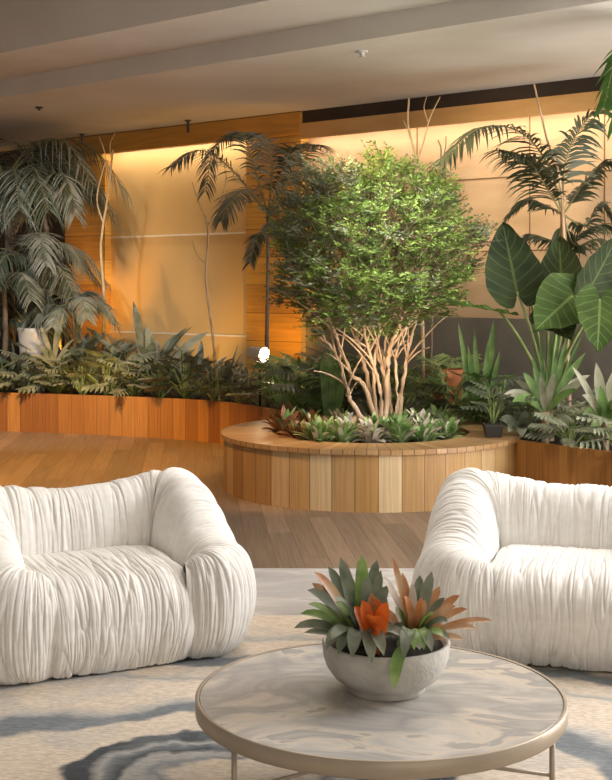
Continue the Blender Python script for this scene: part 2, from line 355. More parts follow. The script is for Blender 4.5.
# right: pale plywood field behind a timber pelmet, solid dark strip above coloured as the gap's shade
mb = MB(); wbox(mb, s301, 16, -.25, -.12, 1.27, HC); struct(mb.build('wall_right', 'ply', smooth=False))
mb = MB(); wbox(mb, s301, 16, -.25, -.08, 0, 1.27); struct(mb.build('wall_base', 'greywall', smooth=False))
mb = MB()
for z in (1.93, 2.66): wbox(mb, s301, 16, -.12, -.116, z, z+.014)
for s in (ws(410), ws(523), ws(598)): wbox(mb, s, s+.012, -.12, -.116, 1.27, HC)
struct(mb.build('trim_5', 'groove', smooth=False))
mb = MB(); wbox(mb, s301+.15, 16, .16, .19, 3.20, 3.37); struct(mb.build('trim_6', 'pelmet', smooth=False))
mb = MB(); wbox(mb, s301+.15, 16, .12, .15, 3.37, HC); struct(mb.build('trim_7', 'darkwoodshade', smooth=False))
# strip lights hidden behind the pelmets (lamps of the place)
for nm, s0, s1, nn, z, pw in (('cove_strip_left', s105, s245, .06, 3.32, 13), ('cove_strip_right', s301+.1, s301+6, .09, 3.28, 30)):
    c = W((s0+s1)/2, nn, z); o = area(nm, c, c+V(0, 0, -1)-Nd*.10, s1-s0, .05, pw, (1, .84, .62))
    zax = -(V(0, 0, -1)-Nd*.10).normalized(); xax = Ud.copy(); yax = zax.cross(xax); o.rotation_euler = Matrix((xax, yax, zax)).transposed().to_euler()

# ------------------------------------------------------------------ floors
def slab(name, x0, x1, y0, y1, z0, z1, mat, uvf=None):
    mb = MB(); mb.box(x0, x1, y0, y1, z0, z1)
    if uvf: mb.uv = [uvf(p) for p in mb.v]
    return struct(mb.build(name, mat, smooth=False))
ca, sa = math.cos(math.radians(5)), math.sin(math.radians(5))
slab('floor_deck', -12, 12, 7.12, 22, -.1, 0, 'deck', lambda p: ((p[0]*ca+p[1]*sa)/.155, p[1]*ca-p[0]*sa))
slab('floor_stone', -12, 12, -4, 7.118, -.1, 0, 'stone')
mb = MB(); bnd = []
NX, NY = 40, 30
mb.box(-3.2, 3.4, 1.2, 6.05, .0005, .014); rug = mb.build('rug', 'rug', smooth=False)
tag(rug, 'beige area rug with grey blue marbled swirls under the armchairs and table', 'rug')

# ------------------------------------------------------------------ planters
def staves(mb, path, z0, z1, w_, thick, nrm_side=1):
    "wall of vertical boards along a plan polyline; u counts boards"
    L = 0; pr = []
    for i, p in enumerate(path):
        if i: L += (p-path[i-1]).length
        t = (path[min(i+1, len(path)-1)]-path[max(i-1, 0)]).normalized(); n = V(t.y, -t.x, 0)*nrm_side
        a = p; b = p-n*thick
        pr.append([mb.add((a.x, a.y, z0), (L/w_, z0)), mb.add((a.x, a.y, z1), (L/w_, z1)), mb.add((b.x, b.y, z1), (L/w_, z1+.03)), mb.add((b.x, b.y, z0), (L/w_, z1+.06))])
    for i in range(len(pr)-1):
        a, b = pr[i], pr[i+1]
        for k in range(4): mb.face((a[k], b[k], b[(k+1) % 4], a[(k+1) % 4]))
    mb.face(pr[0]); mb.face(pr[-1][::-1])
RC = V(.51, 10.02, 0); RO = 1.165; RI = .78
lp = cat([V(-6.5, 14.1, 0), V(-4.8, 14.0, 0), V(-3.35, 13.8, 0), V(-1.75, 13.25, 0), V(-.9, 12.75, 0), V(-.42, 12.1, 0), V(-.19, 11.65, 0), V(.02, 11.12, 0)], 8)
root = empty('curved_planter', (-3, 13.8, 0), 'long low planter of reddish vertical boards curving along the left back wall', 'planter')
mb = MB(); staves(mb, lp, 0, .42, .155, .05); part(mb, 'board_side', 'stave2', root, False)
mb = MB(); ids = [mb.add((p.x, p.y+.06, .37)) for p in lp[:-3]]
back = [W(s, .02, .37) for s in (ws(330), ws(200), ws(60), ws(0), -6.5)]
ids += [mb.add(p) for p in back]; mb.face(ids); part(mb, 'soil', 'soil', root, False)
rp = cat([V(1.56, 9.62, 0), V(1.9, 9.22, 0), V(2.2, 8.86, 0), V(2.7, 8.35, 0), V(3.4, 7.9, 0)], 8)
root = empty('curved_planter', (2.6, 8.9, 0), 'low planter of orange brown boards behind the right armchair', 'planter')
mb = MB(); staves(mb, rp, 0, .42, .155, .05); part(mb, 'board_side', 'stave2', root, False)
mb = MB(); ids = [mb.add((p.x+.04, p.y+.05, .37)) for p in rp]
ids += [mb.add((W(s, .02, .37))) for s in (6.2, ws(612), ws(480), ws(420))]
ids += [mb.add((RC.x+1.21*math.cos(a), RC.y+1.21*math.sin(a), .37)) for a in (1.5, 1.2, .9, .6, .3, .0)]
mb.face(ids); part(mb, 'soil', 'soil', root, False)
root = empty('round_planter', RC, 'round raised planter of cedar staves with a flat board rim around the tree', 'planter')
mb = MB(); staves(mb, [RC+V(RO*math.cos(a), RO*math.sin(a), 0) for a in [-2*PI*k/176 for k in range(177)]], 0, .405, 2*PI*RO/44, .05, -1); part(mb, 'stave_side', 'stave', root, False)
mb = MB(); prof = [(RI, .36), (RI, .44), (RO+.02, .44), (RO+.02, .405), (RI, .405)]; mb.lathe([(r, z) for r, z in prof], RC, 176, 0, 88); part(mb, 'rim_deck', 'decktop', root, False)
mb = MB(); r = mb.lathe([(.01, .40), (RI+.0, .36)], RC, 48); part(mb, 'soil', 'soil', root)

# ------------------------------------------------------------------ armchairs
def fold_noise(s, t, seed):
    s += .018*noise.noise(Vector((s*4, t*3, seed)))+.03*noise.noise(Vector((s*1.2, t*1.5, seed+9)))
    a = noise.noise(Vector((s*27, t*2.6, seed+1))); b = noise.noise(Vector((s*60, t*5, seed+2))); c = noise.noise(Vector((s*9, t*1.6, seed+3))); e = noise.noise(Vector((s*44, t*9, seed+4)))
    amp = .75+.9*noise.noise(Vector((s*5, t*4, seed+5)))
    d = -.0105*math.exp(-abs(a)/.08)-.004*math.exp(-abs(b)/.2)-.006*math.exp(-abs(c)/.06)+.010*c+.0022*e
    return d*amp
def spow(x, e): return math.copysign(abs(x)**e, x)
def grid_mesh(mb, nu, nv, fn, closed_v=False):
    ids = [[mb.add(fn(i/nu, j/nv), (i/nu, j/nv)) for j in range(nv if closed_v else nv+1)] for i in range(nu+1)]
    for i in range(nu):
        for j in range(nv):
            j2 = (j+1) % nv if closed_v else j+1
            mb.face((ids[i][j], ids[i+1][j], ids[i+1][j2], ids[i][j2]))
    return ids
def displaced(mb, nu, nv, fn, seed, slen, end=.5, edge=.02, tmul=1.0, flip=1):
    "fn(u,v) -> point; pushes points along normals with gathers that run along v"
    P0 = [[fn(i/nu, j/nv) for j in range(nv+1)] for i in range(nu+1)]
    def f(u, v):
        i, j = round(u*nu), round(v*nv)
        a = P0[min(i+1, nu)][j]-P0[max(i-1, 0)][j]; b = P0[i][min(j+1, nv)]-P0[i][max(j-1, 0)]
        n = a.cross(b)
        if n.length > 1e-12: n.normalize()
        n *= flip
        return P0[i][j]+n*fold_noise(u*slen, v*tmul, seed)
    grid_mesh(mb, nu, nv, f)
def armchair(loc, rz, ws_, seed, label):
    root = empty('armchair', loc, label, 'armchair', 'white gathered armchairs'); root.rotation_euler = (0, 0, rz)
    WA = .335; yF = -.30; yB = .10; RBk = .36
    def sec(pv, dr, R, H, ph, nT, nB, zc):
        c = math.cos(ph); s = math.sin(ph)
        e = 2/(nT if s >= 0 else nB)
        r = R/2-R/2*spow(c, e)
        z = zc+(H-zc)*spow(s, e) if s >= 0 else zc+zc*spow(s, e)
        if s < 0: r = R/2+(r-R/2)*(1-.10*abs(s))
        return V(pv.x+dr.x*r, pv.y+dr.y*r, max(z, .004))
    def horseshoe(q):
        "q 0..3: 0-1 front fan, 1-2 arm, 2-3 rear corner (right hand side)"
        if q < 1:
            th = math.radians(-104+104*q); pv = V(ws_, yF, 0); k = q*q*(3-2*q)
            R = WA*(.56+.44*k); H = .43+.05*k
        elif q < 2:
            k = q-1; th = 0; pv = V(ws_, yF+(yB-yF)*k, 0); R = WA; H = .48+.21*(k*k*(3-2*k))
        else:
            k = q-2; th = math.radians(90*k); pv = V(ws_, yB, 0); R = WA+(.04)*k+.03*math.sin(PI*k); H = .69+.035*math.sin(PI*min(1, k*1.1))
        return pv, V(math.cos(th), math.sin(th), 0), R, H
    for side in (1, -1):
        def fn(u, v, side=side):
            q = u*2.62
            pv, dr, R, H = horseshoe(q)
            sag = .022*math.exp(-((2.62-q)/.10)**2)+.05*math.exp(-(q/.10)**2)
            ph = PI*2*(v*.80)-.30
            p = sec(pv, dr, R*(1-sag), H*(1-sag), ph, 2.25, 2.5, H*.52)
            return V(p.x*side, p.y, p.z)
        mb = MB(); displaced(mb, 420, 84, fn, seed+side*3.3, 1.5, tmul=.9, flip=-1 if side == 1 else 1); mb.build('armrest', 'fabric', root)
    def fb(u, v):
        # backrest: from one corner to the other
        k = (u-.5)*2; a = abs(k); sg = 1 if k >= 0 else -1
        cut = .78
        if a < cut: pv = V(sg*ws_*a/cut, yB, 0); th = PI/2; kk = a/cut; R = RBk; H = .655+.035*kk**2
        else:
            kk = (a-cut)/(1-cut); th = PI/2-sg*math.radians(36)*kk; pv = V(sg*ws_, yB, 0); R = RBk+.02*kk; H = .69+.03*kk
        sag = .022*math.exp(-((1-a)/.05)**2)
        ph = PI*2*(v*.80)-.30
        return sec(pv, V(math.cos(th), math.sin(th), 0), R*(1-sag), H*(1-sag), ph, 2.25, 2.5, H*.52)
    mb = MB(); displaced(mb, 300, 84, fb, seed+20, 1.05, tmul=.9, flip=1); mb.build('backrest', 'fabric', root)
    def fs(u, v):
        x = (u-.5)*2; wsx = ws_+.004
        edge = (1-abs(x)**9)**.5 if abs(x) < 1 else 0
        # section: rear top -> front round -> floor
        yb, yf, H = yB+.10, -.50, .395
        if v < .38: t = v/.38; y = yb+(yf+.20-yb)*t; z = H+.012*math.sin(PI*t)
        elif v < .68:
            t = (v-.38)/.30*PI/2; y = (yf+.20)-.20*math.sin(t)**.9; z = H-.19*(1-math.cos(t)**.9)
        else: t = (v-.68)/.32; z = (H-.19)*(1-t)+.006; y = yf+.06*t**2-.012*math.sin(PI*t)
        cy, cz = yB-.1, .20
        y = cy+(y-cy)*(.87+.13*edge); z = cz+(z-cz)*(.82+.18*edge)
        return V(x*wsx, y, max(z, .004))
    mb = MB(); displaced(mb, 300, 96, fs, seed+40, .85, tmul=1.0, flip=-1); mb.build('seat_cushion', 'fabric', root)
    return root
armchair((-.95, 5.56, .014), math.radians(26.5), .315, 1.5, 'white gathered fabric armchair on the left, turned toward the table')
armchair((1.225, 5.60, .014), math.radians(-16), .37, 77.5, 'white gathered fabric armchair on the right behind the bowl of bromeliads')

# ------------------------------------------------------------------ coffee table
TC = V(.225, 3.83, .014); TZ = .36; TR = .56
root = empty('coffee_table', TC, 'round marble topped coffee table with thin metal legs in the foreground', 'table')
mb = MB(); r = mb.lathe([(.001, TZ-.025), (TR-.012, TZ-.025), (TR-.012, TZ-.003), (TR-.015, TZ), (.001, TZ)], (0, 0, -.014), 96); mb.build('marble_top', 'marble', root, False)
mb = MB(); mb.lathe([(TR-.011, TZ+.002), (TR-.003, TZ+.003), (TR, TZ), (TR, TZ-.043), (TR-.003, TZ-.046), (TR-.011, TZ-.046), (TR-.011, TZ+.002)], (0, 0, -.014), 96); mb.build('metal_rim', 'rim', root)
for a in (215, 340, 97.5):
    a = math.radians(a); x, y = .52*math.cos(a), .52*math.sin(a)
    mb = MB(); mb.tube([(x, y, 0), (x, y, TZ-.04)], .0085, 10); mb.build('leg', 'rim', root)
    mb = MB(); mb.tube([(x, y, .165), (0, 0, .165)], .006, 8); mb.build('brace', 'rim', root)

# bowl
BC = V(.245, 3.86, TZ)
root = empty('stone_bowl', BC, 'rough grey stone bowl on the marble coffee table', 'bowl')
mb = MB(); mb.lathe([(.001, 0), (.112, 0), (.120, .006), (.120, .018), (.128, .024), (.158, .045), (.182, .078), (.192, .11), (.196, .150), (.192, .154), (.182, .152), (.178, .142), (.15, .13), (.001, .13)], n=72)
o = mb.build('bowl_body', 'bowl', root)
mb = MB(); mb.lathe([(.001, .150), (.08, .149), (.150, .144), (.180, .140)], n=40); mb.build('soil', 'soil', root)
# bromeliads: every leaf is (base px, tip px, depth shift at tip, width, arch, material)
def bromeliad(name, c, leaves, label, extra=0, mix=('brom',)):
    root = empty(name, c, label, 'plant', 'bromeliads in the stone bowl')
    rn = random.Random(len(leaves)); full = []
    for k in range(extra):
        a = 2*PI*k/extra+rn.uniform(-.2, .2); l = rn.uniform(.11, .19); el = rn.uniform(.15, 1.2)
        q = c+V(math.cos(a)*l*math.cos(el), math.sin(a)*l*math.cos(el), l*math.sin(el))
        full.append((CX+q.x/q.y*F, HY-(q.z-CZ)/q.y*F, q.y-c.y, rn.uniform(.026, .036), .03, mix[k % len(mix)]))
    for (tx, ty, dd, wd, up, mt) in list(leaves)+full:
        tip = P(tx, ty, c.y+dd); b = c+(tip-c).normalized()*.012+V(0, 0, 0)
        mid = b.lerp(tip, .5)+V(0, 0, up)
        if tip.z < c.z-.005: mid = V(b.x+(tip.x-b.x)*.95, b.y+(tip.y-b.y)*1.02, c.z+.075)
        pts = bez(b, mid, tip, 9)
        out = (tip-c); out.z = 0
        nn = V(0, -.55, .9) if dd < .06 else V(0, -1, .35)
        mb = MB(); mb.blade(pts, wd*1.02, nn, prof=lambda x: min(1, .6+x*1.0)*max(0, 1-max(0, (x-.6)/.4)**2.6)**.7, fold=.35); part(mb, 'leaf', mt, root)
    return root
zc = TZ+.137
g = P(362, 634, 3.84); g.z = zc
bromeliad('bromeliad', g, [
    (340, 557, .05, .040, .02, 'brom'), (362, 554, .02, .042, .01, 'bromlight'), (314, 572, -.02, .036, .05, 'bromtan'), (328, 566, .05, .036, .03, 'brom'),
    (307, 590, -.02, .040, .06, 'brom'), (308, 604, -.06, .032, .05, 'bromlight'), (294, 628, -.05, .038, .06, 'brom'), (331, 640, -.17, .038, .08, 'brom'), (352, 658, -.215, .045, .13, 'brom'), (338, 655, -.18, .04, .12, 'brom'), (384, 656, -.22, .04, .12, 'brom'), (372, 664, -.225, .045, .15, 'brom'), (326, 650, -.13, .04, .12, 'brom'), (300, 614, -.02, .034, .06, 'bromlight'), (322, 580, .08, .04, .04, 'brom'), (345, 570, .10, .04, .03, 'bromlight'), (388, 585, .05, .04, .02, 'brom'), (368, 576, -.02, .036, .02, 'brom'),
    (381, 570, .08, .036, .0, 'brom'), (312, 583, .10, .030, .05, 'bromtan'), (350, 580, .12, .040, .04, 'brom'), (377, 560, .12, .034, .04, 'brom'), (336, 600, -.10, .04, .07, 'brom'), (408, 640, -.15, .036, .08, 'brom')],
    'grey green bromeliad filling the left side of the stone bowl', 16, ('brom', 'bromlight', 'brom', 'bromtan'))
r_ = P(374, 628, 3.74); r_.z = TZ+.138
bromeliad('bromeliad', r_, [(362, 600, -.03, .042, .02, 'bromred'), (388, 602, -.04, .046, .02, 'bromred'), (374, 616, -.10, .050, .05, 'bromred'), (354, 606, .0, .034, .03, 'bromred'), (378, 598, .03, .036, .02, 'bromred'), (372, 592, .06, .034, .0, 'bromtan')],
    'small orange red bromeliad heart in the middle of the stone bowl')
t_ = P(414, 634, 3.86); t_.z = zc
bromeliad('bromeliad', t_, [
    (392, 556, -.04, .024, .01, 'bromtan'), (383, 576, -.04, .026, .03, 'gcpale'), (402, 572, .03, .026, .01, 'bromtan'), (432, 571, .05, .036, .0, 'brom'), (440, 586, .06, .030, .02, 'bromtan'), (460, 595, .03, .032, .03, 'bromtan'),
    (468, 609, -.02, .028, .04, 'bromtan'), (494, 621, -.04, .024, .05, 'bromtan'), (478, 629, -.07, .026, .05, 'bromtan'), (433, 615, -.10, .036, .05, 'bromlight'), (443, 636, -.15, .036, .05, 'bromlight'),
    (394, 690, -.24, .036, .20, 'bromlight'), (418, 590, .10, .034, .02, 'bromtan'), (404, 596, -.06, .036, .03, 'bromtan'), (446, 600, .12, .03, .02, 'bromtan'), (412, 582, .0, .026, .0, 'gcpale'), (425, 600, .0, .036, .03, 'bromtan'), (420, 575, .10, .034, .02, 'brom'), (456, 606, -.02, .034, .04, 'bromtan'), (404, 658, -.22, .04, .13, 'brom'), (432, 652, -.19, .034, .1, 'brom'), (414, 650, -.2, .036, .1, 'bromlight'), (450, 640, -.1, .03, .06, 'brom'), (424, 650, -.18, .036, .11, 'bromlight'), (395, 610, .02, .03, .02, 'gcpale'), (448, 622, -.08, .034, .05, 'brom')],
    'tan and orange spiky bromeliad on the right side of the stone bowl', 16, ('bromtan', 'brom', 'gcpale', 'bromtan', 'bromlight'))

# ------------------------------------------------------------------ palms
def frond(mb, pts, L, n=26, droop=.8, w_=.02, start=.15, spread=.8, both=True, seed=None):
    c = cat(pts, 8); m = len(c)-1
    mb.tube(c, (.011, .003), 5, 1, False)
    for k in range(n):
        t = start+(1-start)*k/(n-1); i = min(int(t*m), m-1); p = c[i].lerp(c[i+1], t*m-i); tg = (c[i+1]-c[i]).normalized()
        side = tg.cross(V(0, 0, 1))
        if side.length < .2: side = tg.cross(V(0, -1, 0))
        side.normalize(); upn = side.cross(tg)
        ll = L*(.35+.65*math.sin(PI*min(1, .12+.80*t))**.7)*random.uniform(.85, 1.1)
        for sg in (1, -1):
            d = (side*sg*spread+tg*.65+upn*.12+V(random.uniform(-.08, .08), random.uniform(-.08, .08), random.uniform(-.06, .06))).normalized()
            q = p.copy(); pp = [q.copy()]; dk = droop*random.uniform(.45, 1.35)
            for j in range(4):
                d = (d+V(0, 0, -dk*.25)).normalized(); q = q+d*ll/4; pp.append(q.copy())
            mb.blade(pp, w_*random.uniform(.7, 1.2), upn+V(random.uniform(-.3, .3), -.3, 0), 2 if random.random() < .4 else 0, prof=lambda x: min(1, .4+x*3)*(1-x**2.5)+.02, fold=.3)
def palm(name, base, fronds, label, mats, trunk=None, tr=.03, L=.32, n=26, droop=.8, w_=.022, group=None):
    root = empty(name, base, label, 'palm', group)
    if trunk:
        mb = MB(); c = cat(trunk, 6); mb.tube(c, [tr*(1+.12*(i % 3 == 0))*(1.15-.3*i/len(c)) for i in range(len(c))], 9); part(mb, 'trunk', 'darkbark', root)
    for i, fr in enumerate(fronds):
        mt = mats[i % len(mats)]; kw = dict(L=L, n=n, droop=droop, w_=w_)
        if isinstance(fr, tuple): fr, k2 = fr; kw.update(k2)
        mb = MB(); frond(mb, fr, **kw); part(mb, 'frond', [mt, 'rachis', mats[(i+1) % len(mats)]], root)
    return root
# middle palm in front of the pilaster
d = 12.6; C = P(268, 215, d)
palm('palm', P(268, 431, d).xyz*1, [
    [C, P(232, 170, 12.5), P(200, 150, 12.3), P(172, 166, 12.1)],
    [C, P(252, 160, 12.7), P(240, 133, 12.8), P(214, 150, 12.6), P(206, 190, 12.5)],
    [C, P(272, 165, 12.9), P(262, 136, 13.0), P(240, 136, 13.1)],
    [C, P(288, 180, 12.5), P(305, 148, 12.3), P(322, 145, 12.1)],
    [C, P(284, 170, 12.8), P(292, 148, 12.9), P(300, 160, 12.9)],
    [C, P(248, 190, 12.3), P(232, 200, 12.0), P(222, 220, 11.9)],
    [C, P(290, 200, 12.4), P(308, 200, 12.2), P(322, 222, 12.0)],
    ([C, P(270, 230, 12.3), P(258, 236, 12.1), P(250, 262, 12.0)], dict(L=.2)),
    ([C, P(276, 225, 12.4), P(290, 232, 12.2), P(296, 256, 12.2)], dict(L=.2))],
    'slender young palm with arching fronds against the orange pilaster', ['palm', 'palmdark', 'palm'],
    [V(C.x, d, .36), P(267, 340, d), P(268, 280, d), C], .020, .30, 40, 1.0, .020)
# right palm
d = 10.9; C = P(563, 215, d)
palm('palm', V(C.x, d, .37), [
    [C, P(548, 165, 10.8), P(520, 132, 10.6), P(480, 128, 10.3), P(442, 160, 10.1)],
    [C, P(565, 165, 10.8), P(578, 132, 10.7), P(600, 108, 10.6), P(625, 100, 10.5)],
    [C, P(545, 185, 10.7), P(528, 160, 10.6), P(500, 150, 10.5)],
    ([C, P(580, 190, 11.0), P(600, 165, 11.0), P(622, 160, 10.9)], dict(L=.26)),
    ([C, P(545, 205, 11.1), P(525, 200, 11.1), P(508, 215, 11.1)], dict(L=.2)),
    ([C, P(585, 225, 11.2), P(600, 205, 11.2), P(615, 222, 11.2)], dict(L=.2)),
    ([C, P(556, 240, 11.1), P(530, 235, 11.2), P(515, 255, 11.2)], dict(L=.18)),
    ([C, P(575, 245, 11.0), P(598, 240, 11.0), P(612, 268, 11.0)], dict(L=.2)),
    ([P(570, 265, 11.2), P(575, 240, 11.2), P(600, 225, 11.3), P(620, 235, 11.3)], dict(L=.18))],
    'dark palm with long drooping fronds in front of the right plywood wall', ['palmdark', 'palmdark', 'palmdark'],
    [V(C.x+.05, d, .36), P(566, 330, d), P(564, 260, d), C], .028, .36, 44, 1.1, .030)
# palm whose crown is cut by the right edge
d = 8.9; C = P(668, 45, d)
palm('palm', V(C.x+.1, d, .36), [
    [C, P(640, 38, 8.7), P(618, 55, 8.5), P(604, 105, 8.4)], [C, P(650, 40, 8.6), P(630, 65, 8.4), P(616, 125, 8.3)], [C, P(690, 35, 8.8), P(730, 50, 8.7), P(750, 100, 8.6)], [C, P(650, 50, 8.9), P(630, 62, 8.9), P(612, 90, 8.8)]],
    'green palm reaching in at the top right corner', ['palmgreen'], [V(C.x+.1, d, .36), P(678, 250, d), P(670, 120, d), C], .05, .22, 34, 1.4, .024)
# left palms
def rand_palm(cx, cy, d, n, ln, label, mats, seed, base_px, L=.4, tr=.03, droop=1.2, lo=-.4, xdir=0.0):
    random.seed(seed); C = P(cx, cy, d); fr = []
    for k in range(n):
        a = 2*PI*k/n+random.uniform(-.3, .3); el = random.uniform(lo, 1.1); l = ln*random.uniform(.75, 1.15)
        h = V(math.cos(a)+xdir, math.sin(a)*.7, 0).normalized()
        p1 = C+h*l*.30+V(0, 0, l*.30*max(el, -.1)); p2 = C+h*l*.68+V(0, 0, l*.30*el); p3 = C+h*l*.98+V(0, 0, l*(.30*el-.38))
        for q in (p1, p2, p3): q.z = min(q.z, HC-.12)
        fr.append([C, p1, p2, p3])
    b = V((base_px-CX)/F*d, d, .36)
    return palm('palm', b.copy(), fr, label, mats, [b, b.lerp(C, .5)+V(.03, 0, 0), C], tr, L, 40, droop, .017, 'palms in the left corner')
rand_palm(6, 178, 15.2, 18, 1.3, 'tallest palm of the left corner, its fronds brushing the ceiling', ['palm', 'palmdark'], 3, 10, .58, .05, 1.5)
rand_palm(42, 200, 14.9, 14, .82, 'feathery palm leaning over the left edge of the orange pilaster', ['palm', 'palmdark', 'palm'], 5, 62, .38, .03, 1.3)
rand_palm(30, 262, 14.6, 16, .80, 'shorter bushy palm above the white pot', ['palm', 'palm', 'palmdark'], 11, 50, .36, .03, 1.2)
rand_palm(4, 285, 14.4, 13, .9, 'low dark palm at the left edge of the photo beside the white pot', ['palmdark', 'palm'], 12, 2, .34, .03, 1.2)
rand_palm(22, 318, 14.9, 14, .7, 'dark palm fronds spreading behind the white pot', ['palmdark', 'palm'], 31, 24, .30, .02, 1.1)
rand_palm(72, 305, 14.3, 11, .5, 'small pale spiky palm at the foot of the bare sapling', ['lance', 'palm'], 15, 72, .26, .02, .9)

# ------------------------------------------------------------------ bare saplings
def sapling(name, stems, label, mat='paltwig', cat_='sapling'):
    b = Vector(stems[0][0][0]); root = empty(name, b, label, cat_)
    for i, (pts, r0, r1) in enumerate(stems):
        mb = MB(); mb.tube(cat(pts, 5), (r0, r1), 6); part(mb, 'trunk' if i == 0 else 'branch', mat, root)
d = 14.4
sapling('bare_sapling', [([V(P(103, 0, d).x, d, .36), P(104, 300, d), P(101, 245, d), P(108, 195, d), P(113, 150, d)], .022, .010),
    ([P(104, 225, d), P(97, 200, d), P(103, 170, 14.3), P(108, 160, 14.3)], .012, .006), ([P(110, 175, d), P(104, 150, 14.3), P(99, 137, 14.2)], .009, .004), ([P(112, 160, d), P(110, 145, 14.3), P(115, 133, 14.2)], .009, .004)],
    'tall pale leafless sapling at the left end of the tan panel')
d = 13.4
sapling('bare_sapling', [([V(P(219, 0, d).x, d, .36), P(218, 390, d), P(212, 330, d), P(206, 280, d), P(208, 235, d), P(205, 215, d)], .016, .010),
    ([P(205, 218, d), P(196, 195, d), P(192, 182, d)], .009, .004), ([P(208, 225, d), P(219, 205, d), P(226, 180, d), P(224, 165, d)], .009, .004), ([P(207, 265, d), P(197, 255, d), P(192, 240, d)], .008, .004)],
    'thin leafless sapling with forked top in front of the tan panel')
d = 11.6
sapling('bare_sapling', [([V(P(424, 0, d).x, d, .36), P(422, 300, d), P(418, 175, d), P(414, 150, d), P(408, 125, d), P(409, 98, d)], .018, .008),
    ([P(416, 165, d), P(424, 140, d), P(430, 118, d), P(440, 97, d)], .010, .005), ([P(410, 135, d), P(403, 120, d)], .006, .003), ([P(428, 122, d), P(424, 108, d), P(427, 96, d)], .006, .003)],
    'bare branching sapling rising behind the top of the leafy tree')
d = 11.2
sapling('bare_sapling', [([V(P(430, 0, d).x, d, .36), P(432, 300, d), P(434, 210, d), P(441, 155, d), P(438, 140, d)], .014, .006), ([P(437, 180, d), P(445, 150, d), P(446, 136, d)], .007, .004)],
    'short bare sapling between the leafy tree and the dark palm', 'darkbark')
d = 10.7
sapling('bamboo_stake', [([V(P(570, 0, d).x, d, .36), P(562, 200, d), P(547, 140, d), P(534, 84, d)], .013, .008)], 'thin wooden stake poking above the dark palm', 'bark', 'stake')

# ------------------------------------------------------------------ leafy tree in the round planter
random.seed(21)
TB = V(.56, 10.05, .37)
root = empty('multi_stem_tree', TB, 'round crowned leafy green tree with many bare stems in the round planter', 'tree')
stems = [
    ([(380, 412), (366, 388), (352, 375), (341, 350), (334, 330)], .026), ([(378, 412), (352, 404), (346, 385), (335, 352), (316, 335)], .026),
    ([(382, 412), (379, 385), (372, 362), (365, 330), (366, 285)], .022), ([(384, 412), (386, 380), (377, 350), (386, 310), (392, 260)], .026),
    ([(386, 412), (388, 370), (391, 345), (399, 325), (404, 280)], .028), ([(398, 415), (403, 385), (408, 355), (414, 330), (424, 290)], .022),
    ([(400, 415), (397, 390), (396, 355), (402, 340), (420, 300)], .018), ([(380, 412), (368, 380), (360, 350), (352, 310), (340, 260)], .024),
    ([(388, 412), (384, 365), (374, 335), (358, 290), (352, 230)], .018), ([(392, 412), (390, 385), (384, 350), (392, 300), (384, 220)], .020),
    ([(384, 412), (374, 395), (376, 350), (380, 320), (375, 260)], .020)]
tips = []
for pts, r in stems:
    dz = random.uniform(-.18, .18); pp = [P(x, y, 10.05+dz*i/4) for i, (x, y) in enumerate(pts)]
    pp[0] = V(TB.x+(pp[0].x-TB.x)*.9, 10.05+dz*.3, .36)
    mb = MB(); c = cat(pp, 6); mb.tube([q+V(random.uniform(-1,1), random.uniform(-1,1), 0)*.010*(i>1) for i, q in enumerate(c)], (r*.9, r*.28), 8)
    for k in range(7):
        i = random.randint(len(c)//3, len(c)-1); q = c[i]; e = q+V(random.uniform(-.35, .35), random.uniform(-.3, .3), random.uniform(.1, .4))
        mb.tube(bez(q, q.lerp(e, .5)+V(0, 0, .05), e, 4), (r*.4, .004), 5)
    part(mb, 'trunk', 'bark', root)
def crown_r(px, py):
    "is this point inside the crown outline (photo frame, depth 10)"
    cx, cy = 373, 252
    a = math.atan2(-(py-cy), px-cx); rr = 101+5*math.sin(3*a+.6)+4*math.sin(5*a+2)+5*math.sin(9*a+1)+3*math.sin(14*a)
    return math.hypot((px-cx)/1.02, (py-cy)/.93)/rr
fg = [MB(), MB()]; lm = []
tries = 0; cl = []
while len(cl) < 1080 and tries < 20000:
    tries += 1
    x = random.uniform(262, 482); y = random.uniform(150, 356); dy = random.uniform(-.85, .85)
    k = crown_r(x, y)
    if k*k+(dy/.85)**2 > 1: continue
    if k*k+(dy/.85)**2 < .30 and random.random() < .75: continue
    if y > 325 and 330 < x < 420 and dy < .3: continue
    cl.append((x, y, dy, k))
for (x, y, dy, k) in cl:
    c = P(x, y, 10.05); c = V(c.x, 10.05+dy, c.z)
    cen = V(.56, 10.05, 1.35); out = (c-cen).normalized()
    b = c-out*.16; 
    greyish = (x < 305 or (x < 350 and y < 200) or (x > 465)) and random.random() < .75  # greyer leaves mostly at the left, top left and far right of the crown
    if random.random() < .12: greyish = True
    fg[1 if greyish else 0].tube([b, b.lerp(c, .5)+V(0, 0, .01), c+out*.05], (.004, .002), 4, 1, False)
    m_ = fg[1 if greyish else 0]
    for q_ in range(5):   # a spray: five twiglets with paired small leaves
        td = (out*.7+V(random.uniform(-1, 1), random.uniform(-1, 1), random.uniform(-.35, .45))).normalized(); tl = random.uniform(.09, .17)
        e_ = c+td*tl; m_.tube([c, e_], (.002, .001), 3, 1, False)
        sd = td.cross(V(random.uniform(-.4, .4), random.uniform(-.4, .4), 1)).normalized()
        for j in range(8):
            p = c.lerp(e_, (j//2+1)/4); sg = 1 if j % 2 else -1; l = random.uniform(.024, .044)
            dr = (sd*sg*random.uniform(.6, 1.1)+td*.7+V(0, 0, random.uniform(-.35, .25))).normalized()
            m_.blade([p, p+dr*l*.5, p+dr*l], l*.48, V(random.uniform(-.5, .5), random.uniform(-.9, .2), random.uniform(.3, 1)), 0, prof=lambda x: (.25, 1, .05)[round(x*2)], fold=.15)
